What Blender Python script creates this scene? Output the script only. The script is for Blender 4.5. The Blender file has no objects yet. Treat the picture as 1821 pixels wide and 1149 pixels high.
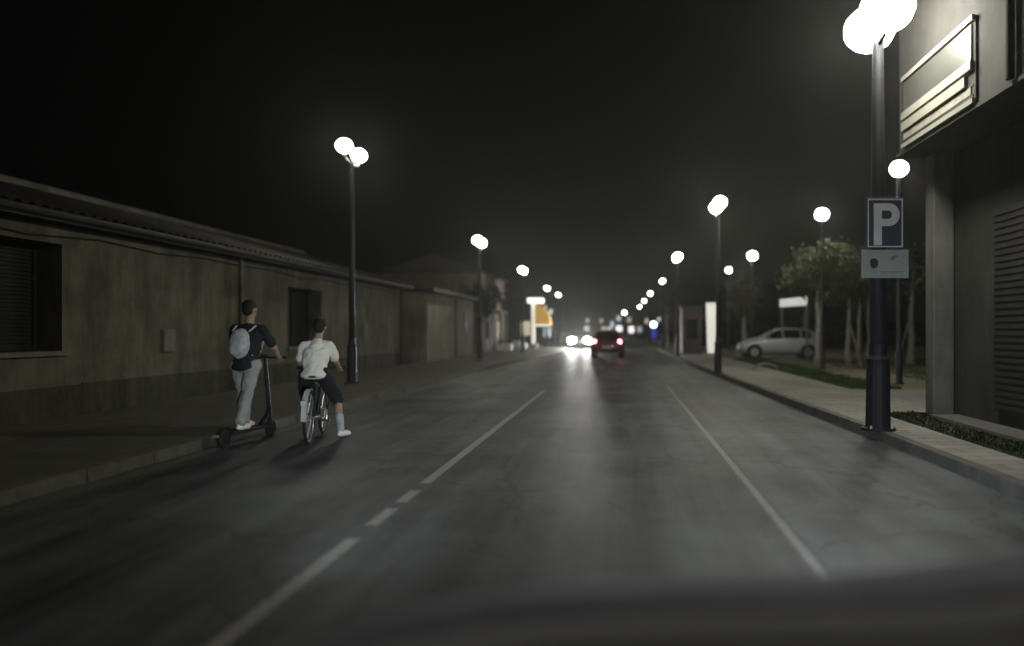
import bpy, bmesh, math, random
from mathutils import Vector, Matrix
R = math.radians
random.seed(7)
sc = bpy.context.scene
COL = sc.collection

# ------------------------------------------------------------------ camera
H = 1.45                                  # dash-camera height
cd = bpy.data.cameras.new('camera')
cam = bpy.data.objects.new('camera', cd); COL.objects.link(cam)
cam.location = (0, 0, H); cam.rotation_euler = (R(90), 0, 0)
cd.sensor_width = 36.0
cd.lens = 36.0 * 1300 / 1821
cd.shift_x = -194.5 / 1821
cd.shift_y = 13.5 / 1821
cd.clip_start = 0.05; cd.clip_end = 3000
cd.dof.use_dof = True
cd.dof.focus_distance = 10.0
cd.dof.aperture_fstop = (cd.lens / 1000) / 0.070
sc.camera = cam

# ------------------------------------------------------------------ night sky and an added faint sun lamp
w = bpy.data.worlds.new('World'); sc.world = w; w.use_nodes = True
nt = w.node_tree
bg = nt.nodes['Background']
sky = nt.nodes.new('ShaderNodeTexSky'); sky.sky_type = 'NISHITA'; sky.sun_disc = False
sky.sun_elevation = R(20); sky.sun_rotation = R(150)
sky.dust_density = 4.0
hs = nt.nodes.new('ShaderNodeHueSaturation'); hs.inputs['Saturation'].default_value = 0.25
nt.links.new(sky.outputs[0], hs.inputs['Color'])
nt.links.new(hs.outputs[0], bg.inputs['Color'])
bg.inputs['Strength'].default_value = 0.00012
sd = bpy.data.lights.new('added_moonlight', 'SUN'); sd.energy = 0.004; sd.angle = R(2); sd.color = (0.8, 0.88, 1.0)  # faint cool sun lamp added as moonlight; no moon in view
so = bpy.data.objects.new('added_moonlight', sd); COL.objects.link(so)
so.rotation_euler = (R(70), 0, R(150)); so.location = (0, -20, 60)

sc.view_settings.view_transform = 'Standard'; sc.view_settings.look = 'None'
sc.view_settings.exposure = 0.0; sc.view_settings.gamma = 1.0
sc.view_settings.use_curve_mapping = False
cy = sc.cycles
cy.use_denoising = True
cy.max_bounces = 4; cy.diffuse_bounces = 2; cy.glossy_bounces = 2; cy.transmission_bounces = 2
cy.volume_bounces = 0; cy.transparent_max_bounces = 8
cy.sample_clamp_indirect = 2.0
cy.caustics_reflective = False; cy.caustics_refractive = False

# ------------------------------------------------------------------ materials
def srgb(r, g, b):
    return tuple(((c/255/12.92) if c/255 <= .04045 else ((c/255+.055)/1.055)**2.4) for c in (r, g, b)) + (1,)

def mat(name, col, rough=0.7, metal=0.0, var=0.25, scale=4.0, bump=0.0, bscale=40.0, spec=0.4, coat=0.0):
    m = bpy.data.materials.new(name); m.use_nodes = True
    n = m.node_tree; p = n.nodes['Principled BSDF']
    p.inputs['Roughness'].default_value = rough; p.inputs['Metallic'].default_value = metal
    p.inputs['Specular IOR Level'].default_value = spec
    if coat: p.inputs['Coat Weight'].default_value = coat; p.inputs['Coat Roughness'].default_value = 0.08
    tc = n.nodes.new('ShaderNodeTexCoord')
    nz = n.nodes.new('ShaderNodeTexNoise'); nz.inputs['Scale'].default_value = scale
    nz.inputs['Detail'].default_value = 6; nz.inputs['Roughness'].default_value = 0.65
    n.links.new(tc.outputs['Object'], nz.inputs['Vector'])
    rp = n.nodes.new('ShaderNodeValToRGB')
    c = col[:3]
    rp.color_ramp.elements[0].position = 0.3; rp.color_ramp.elements[1].position = 0.7
    rp.color_ramp.elements[0].color = tuple(x*(1-var) for x in c) + (1,)
    rp.color_ramp.elements[1].color = tuple(min(1, x*(1+var)) for x in c) + (1,)
    n.links.new(nz.outputs['Fac'], rp.inputs['Fac'])
    n.links.new(rp.outputs['Color'], p.inputs['Base Color'])
    if bump:
        b2 = n.nodes.new('ShaderNodeTexNoise'); b2.inputs['Scale'].default_value = bscale; b2.inputs['Detail'].default_value = 4
        n.links.new(tc.outputs['Object'], b2.inputs['Vector'])
        bp = n.nodes.new('ShaderNodeBump'); bp.inputs['Strength'].default_value = bump; bp.inputs['Distance'].default_value = 0.02
        n.links.new(b2.outputs['Fac'], bp.inputs['Height']); n.links.new(bp.outputs['Normal'], p.inputs['Normal'])
    return m

def emis(name, col, strength, base=(0.8, 0.8, 0.8)):
    m = bpy.data.materials.new(name); m.use_nodes = True
    p = m.node_tree.nodes['Principled BSDF']
    p.inputs['Base Color'].default_value = tuple(base) + (1,)
    p.inputs['Emission Color'].default_value = tuple(col[:3]) + (1,)
    p.inputs['Emission Strength'].default_value = strength
    return m

def asphalt():
    m = bpy.data.materials.new('asphalt'); m.use_nodes = True
    n = m.node_tree; L = n.links; p = n.nodes['Principled BSDF']
    tc = n.nodes.new('ShaderNodeTexCoord')
    def noise(scale, det, vec):
        z = n.nodes.new('ShaderNodeTexNoise'); z.inputs['Scale'].default_value = scale; z.inputs['Detail'].default_value = det
        z.inputs['Roughness'].default_value = .65
        L.new(vec, z.inputs['Vector']); return z.outputs['Fac']
    mp = n.nodes.new('ShaderNodeMapping'); mp.inputs['Scale'].default_value = (1.0, 0.16, 1)   # wear runs along the lanes
    L.new(tc.outputs['Object'], mp.inputs['Vector'])
    a = noise(1.7, 7, mp.outputs[0]); b = noise(0.55, 8, tc.outputs['Object']); c = noise(38, 3, tc.outputs['Object'])
    mp2 = n.nodes.new('ShaderNodeMapping'); mp2.inputs['Scale'].default_value = (1.0, 0.05, 1); mp2.inputs['Location'].default_value = (3, 5, 0)
    L.new(tc.outputs['Object'], mp2.inputs['Vector']); d = noise(2.6, 4, mp2.outputs[0])      # wheel tracks
    def mul(x, k, add=None):
        z = n.nodes.new('ShaderNodeMath'); z.operation = 'MULTIPLY_ADD'; z.inputs[1].default_value = k; z.inputs[2].default_value = 0
        L.new(x, z.inputs[0])
        if add is not None: L.new(add, z.inputs[2])
        return z.outputs[0]
    tot = mul(a, 1.0, mul(b, 1.1, mul(c, .55, mul(d, .8))))
    rp = n.nodes.new('ShaderNodeValToRGB')
    mr = n.nodes.new('ShaderNodeMapRange'); mr.inputs['From Min'].default_value = 1.50; mr.inputs['From Max'].default_value = 1.98
    L.new(tot, mr.inputs['Value']); L.new(mr.outputs[0], rp.inputs['Fac'])
    rp.color_ramp.elements[0].color = (0.016, 0.019, 0.023, 1); rp.color_ramp.elements[1].color = (0.125, 0.140, 0.148, 1)
    # a few transverse and lengthwise cracks
    vo = n.nodes.new('ShaderNodeTexVoronoi'); vo.feature = 'DISTANCE_TO_EDGE'; vo.inputs['Scale'].default_value = .42
    wz = n.nodes.new('ShaderNodeTexNoise'); wz.inputs['Scale'].default_value = 1.6; wz.inputs['Detail'].default_value = 6
    L.new(tc.outputs['Object'], wz.inputs['Vector'])
    va = n.nodes.new('ShaderNodeVectorMath'); va.operation = 'MULTIPLY_ADD'; va.inputs[1].default_value = (1.4, 1.4, 0)
    L.new(wz.outputs['Color'], va.inputs[0]); L.new(tc.outputs['Object'], va.inputs[2]); L.new(va.outputs[0], vo.inputs['Vector'])
    cr = n.nodes.new('ShaderNodeMapRange'); cr.inputs['From Max'].default_value = .012; cr.inputs['To Min'].default_value = .45; cr.inputs['To Max'].default_value = 1
    L.new(vo.outputs['Distance'], cr.inputs['Value'])
    sm = n.nodes.new('ShaderNodeVectorMath'); sm.operation = 'SCALE'; L.new(rp.outputs[0], sm.inputs[0]); L.new(cr.outputs[0], sm.inputs['Scale'])
    L.new(sm.outputs[0], p.inputs['Base Color'])
    p.inputs['Roughness'].default_value = 0.5; p.inputs['Specular IOR Level'].default_value = .32
    mr2 = n.nodes.new('ShaderNodeMapRange'); mr2.inputs['To Min'].default_value = 0.42; mr2.inputs['To Max'].default_value = 0.68
    L.new(a, mr2.inputs['Value']); L.new(mr2.outputs[0], p.inputs['Roughness'])
    bp = n.nodes.new('ShaderNodeBump'); bp.inputs['Strength'].default_value = .35; bp.inputs['Distance'].default_value = .01
    L.new(c, bp.inputs['Height']); L.new(bp.outputs['Normal'], p.inputs['Normal'])
    return m

def worn_paint(name, lo, hi, thr):
    m = mat(name, (0.3, 0.3, 0.29), 0.55, var=0.1)
    n = m.node_tree; p = n.nodes['Principled BSDF']
    rp = [x for x in n.nodes if x.type == 'VALTORGB'][0]
    nz = [x for x in n.nodes if x.type == 'TEX_NOISE'][0]; nz.inputs['Scale'].default_value = 26; nz.inputs['Detail'].default_value = 8
    rp.color_ramp.elements[0].position = thr; rp.color_ramp.elements[1].position = thr + .16
    rp.color_ramp.elements[0].color = lo; rp.color_ramp.elements[1].color = hi
    return m

def paving(name, col, sx, sy, mortar=.012):
    m = bpy.data.materials.new(name); m.use_nodes = True
    n = m.node_tree; L = n.links; p = n.nodes['Principled BSDF']; p.inputs['Roughness'].default_value = .8
    tc = n.nodes.new('ShaderNodeTexCoord')
    br = n.nodes.new('ShaderNodeTexBrick'); br.inputs['Scale'].default_value = 1.0
    br.inputs['Brick Width'].default_value = sx; br.inputs['Row Height'].default_value = sy; br.inputs['Mortar Size'].default_value = mortar
    c = col
    br.inputs['Color1'].default_value = tuple(x*.88 for x in c)+(1,); br.inputs['Color2'].default_value = tuple(x*1.1 for x in c)+(1,)
    br.inputs['Mortar'].default_value = tuple(x*.5 for x in c)+(1,)
    L.new(tc.outputs['Object'], br.inputs['Vector'])
    nz = n.nodes.new('ShaderNodeTexNoise'); nz.inputs['Scale'].default_value = .8; nz.inputs['Detail'].default_value = 7
    L.new(tc.outputs['Object'], nz.inputs['Vector'])
    mr = n.nodes.new('ShaderNodeMapRange'); mr.inputs['To Min'].default_value = .55; mr.inputs['To Max'].default_value = 1.45
    L.new(nz.outputs['Fac'], mr.inputs['Value'])
    mx = n.nodes.new('ShaderNodeVectorMath'); mx.operation = 'SCALE'
    L.new(br.outputs['Color'], mx.inputs[0]); L.new(mr.outputs[0], mx.inputs['Scale']); L.new(mx.outputs[0], p.inputs['Base Color'])
    return m

def plaster(name, col, stain):
    """stained old render: big blotches, vertical runs, fine grain"""
    m = bpy.data.materials.new(name); m.use_nodes = True
    n = m.node_tree; L = n.links; p = n.nodes['Principled BSDF']; p.inputs['Roughness'].default_value = .9
    p.inputs['Specular IOR Level'].default_value = .2
    tc = n.nodes.new('ShaderNodeTexCoord')
    mp = n.nodes.new('ShaderNodeMapping'); mp.inputs['Scale'].default_value = (1, 1, .22); L.new(tc.outputs['Object'], mp.inputs['Vector'])
    a = n.nodes.new('ShaderNodeTexNoise'); a.inputs['Scale'].default_value = 2.6; a.inputs['Detail'].default_value = 8; a.inputs['Roughness'].default_value = .7
    L.new(mp.outputs[0], a.inputs['Vector'])
    b = n.nodes.new('ShaderNodeTexNoise'); b.inputs['Scale'].default_value = .7; b.inputs['Detail'].default_value = 9; b.inputs['Roughness'].default_value = .72
    L.new(tc.outputs['Object'], b.inputs['Vector'])
    ad = n.nodes.new('ShaderNodeMath'); ad.operation = 'ADD'; L.new(a.outputs['Fac'], ad.inputs[0]); L.new(b.outputs['Fac'], ad.inputs[1])
    mr = n.nodes.new('ShaderNodeMapRange'); mr.inputs['From Min'].default_value = .86; mr.inputs['From Max'].default_value = 1.16
    L.new(ad.outputs[0], mr.inputs['Value'])
    mx = n.nodes.new('ShaderNodeMix'); mx.data_type = 'RGBA'; L.new(mr.outputs[0], mx.inputs['Factor'])
    mx.inputs['A'].default_value = tuple(stain) + (1,); mx.inputs['B'].default_value = tuple(col) + (1,)
    L.new(mx.outputs['Result'], p.inputs['Base Color'])
    bp = n.nodes.new('ShaderNodeBump'); bp.inputs['Strength'].default_value = .5; bp.inputs['Distance'].default_value = .03
    L.new(b.outputs['Fac'], bp.inputs['Height']); L.new(bp.outputs['Normal'], p.inputs['Normal'])
    return m

M = {}
M['asphalt'] = asphalt()
M['dash_paint'] = worn_paint('centre_line_paint', (.13, .13, .12, 1), (.34, .34, .32, 1), .34)
M['edge_paint'] = worn_paint('edge_line_paint', (.10, .10, .10, 1), (.25, .25, .24, 1), .36)
M['gutter_paint'] = worn_paint('gutter_line_paint', (.05, .05, .045, 1), (.13, .13, .11, 1), .40)
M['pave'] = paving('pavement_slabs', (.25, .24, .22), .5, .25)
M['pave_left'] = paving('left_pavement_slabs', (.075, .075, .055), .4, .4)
M['kerb'] = mat('kerb_stone', (.11, .105, .10), .8, var=.3, scale=3)
M['kerb_left'] = mat('left_kerb_stone', (.10, .098, .075), .8, var=.45, scale=3)
M['soil'] = mat('soil', (.045, .045, .035), .95, var=.5, scale=3, bump=.6, bscale=12)
M['dirt'] = mat('dirt_path', (.20, .18, .12), .95, var=.35, scale=1.5, bump=.4, bscale=14)
M['ground'] = mat('ground', (.05, .052, .035), .95, var=.4, scale=.6)
M['wall'] = plaster('old_plaster', (.165, .158, .118), (.082, .079, .058))
M['wall_base'] = plaster('wall_base', (.085, .082, .065), (.035, .035, .028))
M['wall2'] = plaster('pale_plaster', (.26, .24, .18), (.14, .13, .10))
M['wallR'] = plaster('grey_plaster', (.038, .037, .034), (.024, .023, .022))
M['column'] = plaster('column_plaster', (.12, .115, .105), (.07, .068, .062))
M['slat_white'] = mat('slat_cream', (.17, .165, .14), .6, var=.1)
M['wallRdark'] = plaster('dark_plaster', (.038, .038, .034), (.02, .021, .018))
M['tile'] = mat('roof_tile', (.07, .06, .055), .85, var=.4, scale=6, bump=.5, bscale=10)
M['fascia'] = mat('fascia_board', (.16, .15, .125), .8, var=.3)
M['ridge'] = mat('ridge_mortar', (.10, .095, .08), .9, var=.6, scale=2)
M['dark_wood'] = mat('dark_shutter', (.013, .013, .012), .7, var=.4)
M['black_metal'] = mat('black_metal', (.016, .018, .024), .42, metal=.2, var=.3)
M['pole_near'] = mat('blue_black_metal', (.009, .010, .015), .65, metal=.1, var=.3)
M['grey_metal'] = mat('grey_metal', (.25, .25, .25), .45, metal=.6, var=.15)
M['white_board'] = mat('white_board', (.75, .75, .72), .5, var=.06)
M['plate_grey'] = mat('sign_plate', (.31, .32, .31), .5, var=.12, scale=3)
M['sign_blue'] = mat('sign_blue', (.045, .052, .078), .45, var=.15)
M['sign_white'] = mat('sign_white', (.62, .63, .62), .55, var=.12)
M['sign_dark'] = mat('sign_dark', (.03, .03, .03), .5)
M['lamp'] = emis('lamp_glow', (1.0, .96, .80), 105)
M['lamp_wall'] = emis('wall_side_lamp_glow', (1.0, .96, .80), 75)
M['lamp_near'] = emis('near_lamp_glow', (1.0, .97, .84), 90)
M['lamp_park'] = emis('park_lamp_glow', (1.0, .97, .84), 95)
M['lamp_mid'] = emis('mid_lamp_glow', (1.0, .97, .84), 62)
M['lamp_far'] = emis('far_lamp_glow', (1.0, .97, .86), 22)
M['head'] = emis('headlight_glow', (1.0, .98, .95), 500)
M['tail'] = emis('brake_light_glow', (1.0, .16, .22), 26)
M['totem'] = emis('lit_panel', (1.0, .97, .86), .62, (.7, .7, .65))
M['lit'] = emis('lit_panel_white', (1.0, .98, .92), 1.6)
M['warm'] = emis('lit_warm_window', (1.0, .85, .6), 0.5)
M['cool'] = emis('lit_cool_window', (.85, .92, 1.0), 0.7)
M['blue_lit'] = emis('blue_lit_panel', (.04, .09, .75), .35, (.05, .06, .2))
M['bluewhite'] = emis('blue_white_light', (.8, .88, 1.0), 12)
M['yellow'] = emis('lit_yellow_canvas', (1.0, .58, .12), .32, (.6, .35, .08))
M['bark'] = mat('bark', (.32, .31, .27), .9, var=.45, scale=9, bump=.7, bscale=30)
M['stake'] = mat('stake_wood', (.28, .25, .19), .85, var=.3)
M['silver'] = mat('silver_paint', (.62, .63, .64), .35, metal=.25, var=.04, coat=.5)
M['red'] = mat('red_paint', (.16, .012, .018), .35, metal=.1, var=.05, coat=.5)
M['dark_paint'] = mat('dark_grey_paint', (.05, .05, .055), .35, metal=.2, var=.05, coat=.4)
M['glass'] = mat('dark_glass', (.012, .014, .016), .08, var=.1, spec=.6)
M['rubber'] = mat('rubber', (.014, .014, .014), .8, var=.2)
M['rim'] = mat('alloy', (.5, .5, .5), .3, metal=.7, var=.05)
M['plastic'] = mat('black_plastic', (.02, .02, .021), .55, var=.1)
M['lens'] = mat('clear_lens', (.55, .55, .55), .15, var=.05)
M['skin'] = mat('skin', (.36, .22, .15), .6, var=.1)
M['hair'] = mat('hair', (.012, .010, .009), .7, var=.4, scale=40, bump=.6, bscale=80)
M['black_cloth'] = mat('black_cloth', (.014, .014, .017), .9, var=.3, scale=12, bump=.4, bscale=12)
M['white_cloth'] = mat('white_cloth', (.72, .70, .62), .9, var=.05, scale=5, bump=.5, bscale=9)
M['grey_cloth'] = mat('pale_grey_cloth', (.30, .30, .28), .9, var=.15, scale=8, bump=.5, bscale=12)
M['bag_cloth'] = mat('pale_bag_cloth', (.42, .44, .44), .85, var=.25, scale=7)
M['shoe'] = mat('white_shoe', (.8, .8, .78), .6, var=.05)
M['pink_shoe'] = mat('faded_pink_rubber', (.42, .22, .2), .6)
M['maroon'] = mat('maroon_panel', (.045, .03, .032), .6, var=.3)
M['stone'] = mat('pale_stone', (.45, .44, .42), .8, var=.2)
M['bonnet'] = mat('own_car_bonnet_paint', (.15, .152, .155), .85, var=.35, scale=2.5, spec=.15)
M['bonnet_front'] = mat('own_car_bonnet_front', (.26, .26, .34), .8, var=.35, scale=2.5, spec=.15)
M['bonnet_trim'] = mat('own_car_cowl_plastic', (.06, .058, .05), .7, var=.3, scale=5)

def leafmat(name, col):
    m = mat(name, col, .75, var=.55, scale=1.6, spec=.25)
    return m
M['leaf'] = leafmat('leaf_green', (.062, .072, .036))
M['leaf_brown'] = leafmat('leaf_olive_brown', (.085, .08, .045))
M['leaf_dark'] = leafmat('leaf_dark', (.035, .045, .022))
M['grass'] = leafmat('grass_blades', (.06, .10, .03))

# ------------------------------------------------------------------ mesh builder
class MB:
    def __init__(s): s.v = []; s.f = []
    def add(s, vs, fs):
        o = len(s.v); s.v += [Vector(v) for v in vs]; s.f += [tuple(i+o for i in f) for f in fs]; return s
    def box(s, x0, x1, y0, y1, z0, z1):
        return s.add([(x0,y0,z0),(x1,y0,z0),(x1,y1,z0),(x0,y1,z0),(x0,y0,z1),(x1,y0,z1),(x1,y1,z1),(x0,y1,z1)],
                     [(0,3,2,1),(4,5,6,7),(0,1,5,4),(1,2,6,5),(2,3,7,6),(3,0,4,7)])
    def tube(s, pts, rs, n=12, cap=True):
        pts = [Vector(p) for p in pts]
        if not hasattr(rs, '__len__'): rs = [rs]*len(pts)
        vs = []; fs = []; up = None
        for i, p in enumerate(pts):
            d = (pts[min(i+1, len(pts)-1)] - pts[max(i-1, 0)]).normalized()
            if up is None or abs(up.dot(d)) > .95:
                up = Vector((0, 0, 1)) if abs(d.z) < .9 else Vector((0, 1, 0))
            a = d.cross(up).normalized(); b = d.cross(a).normalized(); up = -b
            for k in range(n):
                t = 2*math.pi*k/n
                vs.append(p + (a*math.cos(t) + b*math.sin(t))*rs[i])
        for i in range(len(pts)-1):
            for k in range(n):
                k2 = (k+1) % n
                fs.append((i*n+k, i*n+k2, (i+1)*n+k2, (i+1)*n+k))
        if cap:
            fs.append(tuple(reversed(range(n)))); fs.append(tuple(range((len(pts)-1)*n, len(pts)*n)))
        return s.add(vs, fs)
    def lathe(s, prof, c=(0,0,0), n=24):
        return s.tube([(c[0], c[1], c[2]+z) for r, z in prof], [max(r, .0005) for r, z in prof], n)
    def ell(s, c, r, n=12, m=8, rot=None):
        vs = []; fs = []
        for i in range(m+1):
            th = math.pi*i/m
            for k in range(n):
                ph = 2*math.pi*k/n
                v = Vector((math.sin(th)*math.cos(ph)*r[0], math.sin(th)*math.sin(ph)*r[1], math.cos(th)*r[2]))
                if rot: v = rot @ v
                vs.append(Vector(c)+v)
        for i in range(m):
            for k in range(n):
                k2 = (k+1) % n
                fs.append((i*n+k, (i+1)*n+k, (i+1)*n+k2, i*n+k2))
        return s.add(vs, fs)
    def prism(s, poly, d0, d1, axis='y'):
        n = len(poly)
        def P(a, b, d):
            return {'y': (a, d, b), 'x': (d, a, b), 'z': (a, b, d)}[axis]
        vs = [P(a, b, d0) for a, b in poly] + [P(a, b, d1) for a, b in poly]
        fs = [tuple(range(n)), tuple(reversed(range(n, 2*n)))] + [(i, i+n, (i+1) % n + n, (i+1) % n) for i in range(n)]
        return s.add(vs, fs)
    def strip(s, left, right, z):
        vs = []
        for a, b in zip(left, right): vs += [(a[0], a[1], z), (b[0], b[1], z)]
        fs = [(2*i, 2*i+1, 2*i+3, 2*i+2) for i in range(len(left)-1)]
        return s.add(vs, fs)
    def build(s, name, m, parent=None, smooth=False, bevel=0, loc=None, remesh=0, fix=True, wrinkle=0):
        me = bpy.data.meshes.new(name); me.from_pydata([tuple(v) for v in s.v], [], s.f); me.update()
        if fix:
            bm = bmesh.new(); bm.from_mesh(me)
            if not remesh: bmesh.ops.remove_doubles(bm, verts=bm.verts, dist=1e-5)
            bmesh.ops.recalc_face_normals(bm, faces=bm.faces); bm.to_mesh(me); bm.free()
        o = bpy.data.objects.new(name, me); COL.objects.link(o)
        if remesh:
            r = o.modifiers.new('r', 'REMESH'); r.mode = 'VOXEL'; r.voxel_size = remesh
            q = o.modifiers.new('s', 'SMOOTH'); q.factor = .5; q.iterations = 3
            if wrinkle:
                tx = bpy.data.textures.new('folds', 'CLOUDS'); tx.noise_scale = .10; tx.noise_depth = 2
                d = o.modifiers.new('d', 'DISPLACE'); d.texture = tx; d.strength = wrinkle; d.mid_level = .45
            dg = bpy.context.evaluated_depsgraph_get()
            me2 = bpy.data.meshes.new_from_object(o.evaluated_get(dg)); o.modifiers.clear(); o.data = me2; me2.name = name; me = me2
            smooth = True
        me.materials.clear(); me.materials.append(m)
        if smooth: me.polygons.foreach_set('use_smooth', [True]*len(me.polygons))
        if bevel:
            b = o.modifiers.new('bevel', 'BEVEL'); b.width = bevel; b.segments = 2; b.limit_method = 'ANGLE'
        if parent is not None: o.parent = parent
        if loc: o.location = loc
        return o

def tag(o, label=None, cat=None, group=None, kind=None):
    if label: o['label'] = label
    if cat: o['category'] = cat
    if group: o['group'] = group
    if kind: o['kind'] = kind
    return o
def empty(name, loc=(0,0,0), rz=0, label=None, cat=None, group=None):
    o = bpy.data.objects.new(name, None); COL.objects.link(o); o.location = loc; o.rotation_euler = (0, 0, rz)
    o.empty_display_size = .2
    return tag(o, label, cat, group)
def copy_tree(o, parent=None):
    c = o.copy(); COL.objects.link(c)
    if parent is not None: c.parent = parent
    for ch in list(o.children): copy_tree(ch, c)
    return c
def struct(name, mb, m, **k): return tag(mb.build(name, m, **k), kind='structure')

# ------------------------------------------------------------------ ground, road, pavements
g = MB(); g.add([(-400,-60,-.02),(400,-60,-.02),(400,900,-.02),(-400,900,-.02)], [(0,1,2,3)])
struct('ground', g, M['ground'])
KR = [(3.50,-12),(3.40,8),(3.37,10.4),(3.22,15),(3.08,20.5),(2.90,28),(2.76,36),(2.72,60),(2.72,300)]
KL = [(-5.1,-12),(-5.1,8),(-5.1,18),(-5.08,26),(-4.85,31),(-4.6,36),(-4.3,54),(-4.3,300)]
def interp(K, y):
    for a, b in zip(K, K[1:]):
        if a[1] <= y <= b[1]: return a[0] + (b[0]-a[0])*(y-a[1])/(b[1]-a[1])
    return K[-1][0]
ys = sorted(set([a[1] for a in KR] + [a[1] for a in KL]))
r = MB(); r.strip([(interp(KL, y), y) for y in ys], [(interp(KR, y), y) for y in ys], 0)
struct('road', r, M['asphalt'])
def kerb(K, side, m):
    b = MB()
    y = -12.0
    while y < 120:
        y2 = y + .99
        a0, a1 = interp(K, y), interp(K, y2)
        xa, xb = (0, .15*side)
        vs = [(a0+xa,y,-.05),(a0+xb,y,-.05),(a1+xb,y2,-.05),(a1+xa,y2,-.05),(a0+xa+.015*side,y,.125),(a0+xb,y,.125),(a1+xb,y2,.125),(a1+xa+.015*side,y2,.125)]
        b.add(vs, [(0,3,2,1),(4,5,6,7),(0,1,5,4),(1,2,6,5),(2,3,7,6),(3,0,4,7)])
        y += 1.0
    return struct('kerb', b, m)
kerb(KR, 1, M['kerb']); kerb(KL, -1, M['kerb_left'])
yl = [y for y in [-12,8,18,26,31,36,54,120]]
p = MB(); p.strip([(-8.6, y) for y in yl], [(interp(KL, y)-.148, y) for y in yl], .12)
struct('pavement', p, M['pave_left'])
p = MB(); yr = [-12,8,10.4,15,16.6]
p.strip([(interp(KR, y)+.148, y) for y in yr[:3]], [(4.15, y) for y in yr[:3]], .12)
p.strip([(interp(KR, y)+.148, y) for y in [10.4, 11.9]], [(4.15, y) for y in [10.4, 11.9]], .12)
p.strip([(interp(KR, y)+.148, y) for y in [11.9,15,16.6]], [(12.0, y) for y in [11.9,15,16.6]], .12)
p.strip([(interp(KR, y)+.148, y) for y in [16.6,20.5,28,36,60,120]], [(5.2, y) for y in [16.6,20.5,28,36,60,120]], .12)
struct('pavement', p, M['pave'])
p = MB(); p.box(4.15,4.72,-12,11.9,-.05,.10); struct('planting_strip', p, M['soil'])
p = MB(); p.box(5.2,6.4,16.6,70,-.05,.10); struct('grass_bed', p, M['soil'])
p = MB(); p.box(6.4,8.0,16.6,70,-.05,.115); struct('dirt_path', p, M['dirt'])
p = MB(); p.box(8.0,40,16.6,70,-.05,.10); struct('park_ground', p, M['dirt'])
# markings
def quadstrip(x, y0, y1, wd, seg=1.0):
    m = MB(); n = max(1, int((y1-y0)/seg))
    m.strip([(x-wd/2, y0+(y1-y0)*i/n) for i in range(n+1)], [(x+wd/2, y0+(y1-y0)*i/n) for i in range(n+1)], .004)
    return m
m = MB()
for y0, y1 in [(-1, 2.6), (3.30, 5.09), (5.43, 5.95), (6.16, 6.62), (6.93, 17.6), (26, 30), (38, 42), (52, 56), (66, 70)]:
    q = quadstrip(-1.86, y0, y1, .10); m.add(q.v, q.f)
struct('centre_line', m, M['dash_paint'])
struct('edge_line', quadstrip(1.195, -1, 19.5, .065), M['edge_paint'])
struct('gutter_line', quadstrip(-4.90, -1, 25, .14), M['gutter_paint'])

# grass: blades
def grass(name, areas, n, hgt, m, label):
    g = MB(); rnd = random.Random(3)
    tot = sum((a[1]-a[0])*(a[3]-a[2]) for a in areas)
    for a in areas:
        k = int(n*(a[1]-a[0])*(a[3]-a[2])/tot)
        cl = [(rnd.uniform(a[0], a[1]), rnd.uniform(a[2], a[3])) for _ in range(max(4, k//40))]
        for i in range(k):
            c = rnd.choice(cl)
            x = min(a[1], max(a[0], rnd.gauss(c[0], .25))); y = min(a[3], max(a[2], rnd.gauss(c[1], .35)))
            h = hgt*rnd.uniform(.4, 1.3); t = rnd.uniform(0, 6.28); wd = .018
            dx, dy = math.cos(t)*wd, math.sin(t)*wd; lx, ly = rnd.uniform(-.6,.6)*h, rnd.uniform(-.6,.6)*h
            g.add([(x-dx,y-dy,a[4]),(x+dx,y+dy,a[4]),(x+lx,y+ly,a[4]+h)], [(0,1,2)])
    o = g.build(name, m, fix=False); tag(o, label, 'grass', kind='stuff'); return o
grass('grass', [(5.22,6.38,16.7,34,.10)], 9000, .11, M['grass'], 'short grass growing in the bed beside the right pavement')
grass('weeds', [(4.17,4.70,4,11.8,.10)], 3500, .055, M['leaf_dark'], 'dark weeds growing in the strip along the near right building')
grass('park_grass', [(8.2,16,18.5,34,.10)], 9000, .09, M['grass'], 'patchy grass under the park trees')

# ------------------------------------------------------------------ left low building
def wall_with_holes(x0, x1, y0, y1, z0, z1, holes):
    b = MB(); y = y0
    for (a, c, lo, hi) in sorted(holes):
        b.box(x0, x1, y, a, z0, z1); b.box(x0, x1, a, c, z0, lo); b.box(x0, x1, a, c, hi, z1); y = c
    b.box(x0, x1, y, y1, z0, z1); return b
HL = [(8.4, 11.2, 1.14, 2.77), (18.8, 20.9, 1.02, 2.58)]
bl = empty('low_building', (-8.57, 18, 0), label='long low building with stained plaster wall and dark windows on the left', cat='building')
def L(mb, dx, dy): 
    for v in mb.v: v.x -= dx; v.y -= dy
    return mb
BX, BY = -8.57, 18
def lb(mb, name, m, par=None, **k): return L(mb, BX, BY).build(name, m, par or bl, **k)
lb(wall_with_holes(-9.05, -8.57, -6, 28.5, 0, 3.05, HL), 'wall', M['wall'])
b = MB(); b.box(-16, -9.052, 28.1, 28.5, 0, 3.05); lb(b, 'gable_wall', M['wall'])
b = MB(); b.prism([(-8.57-.0,3.052),(-12.5,4.30),(-16,3.052)], 28.1, 28.5); lb(b, 'gable', M['wall'])
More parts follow.
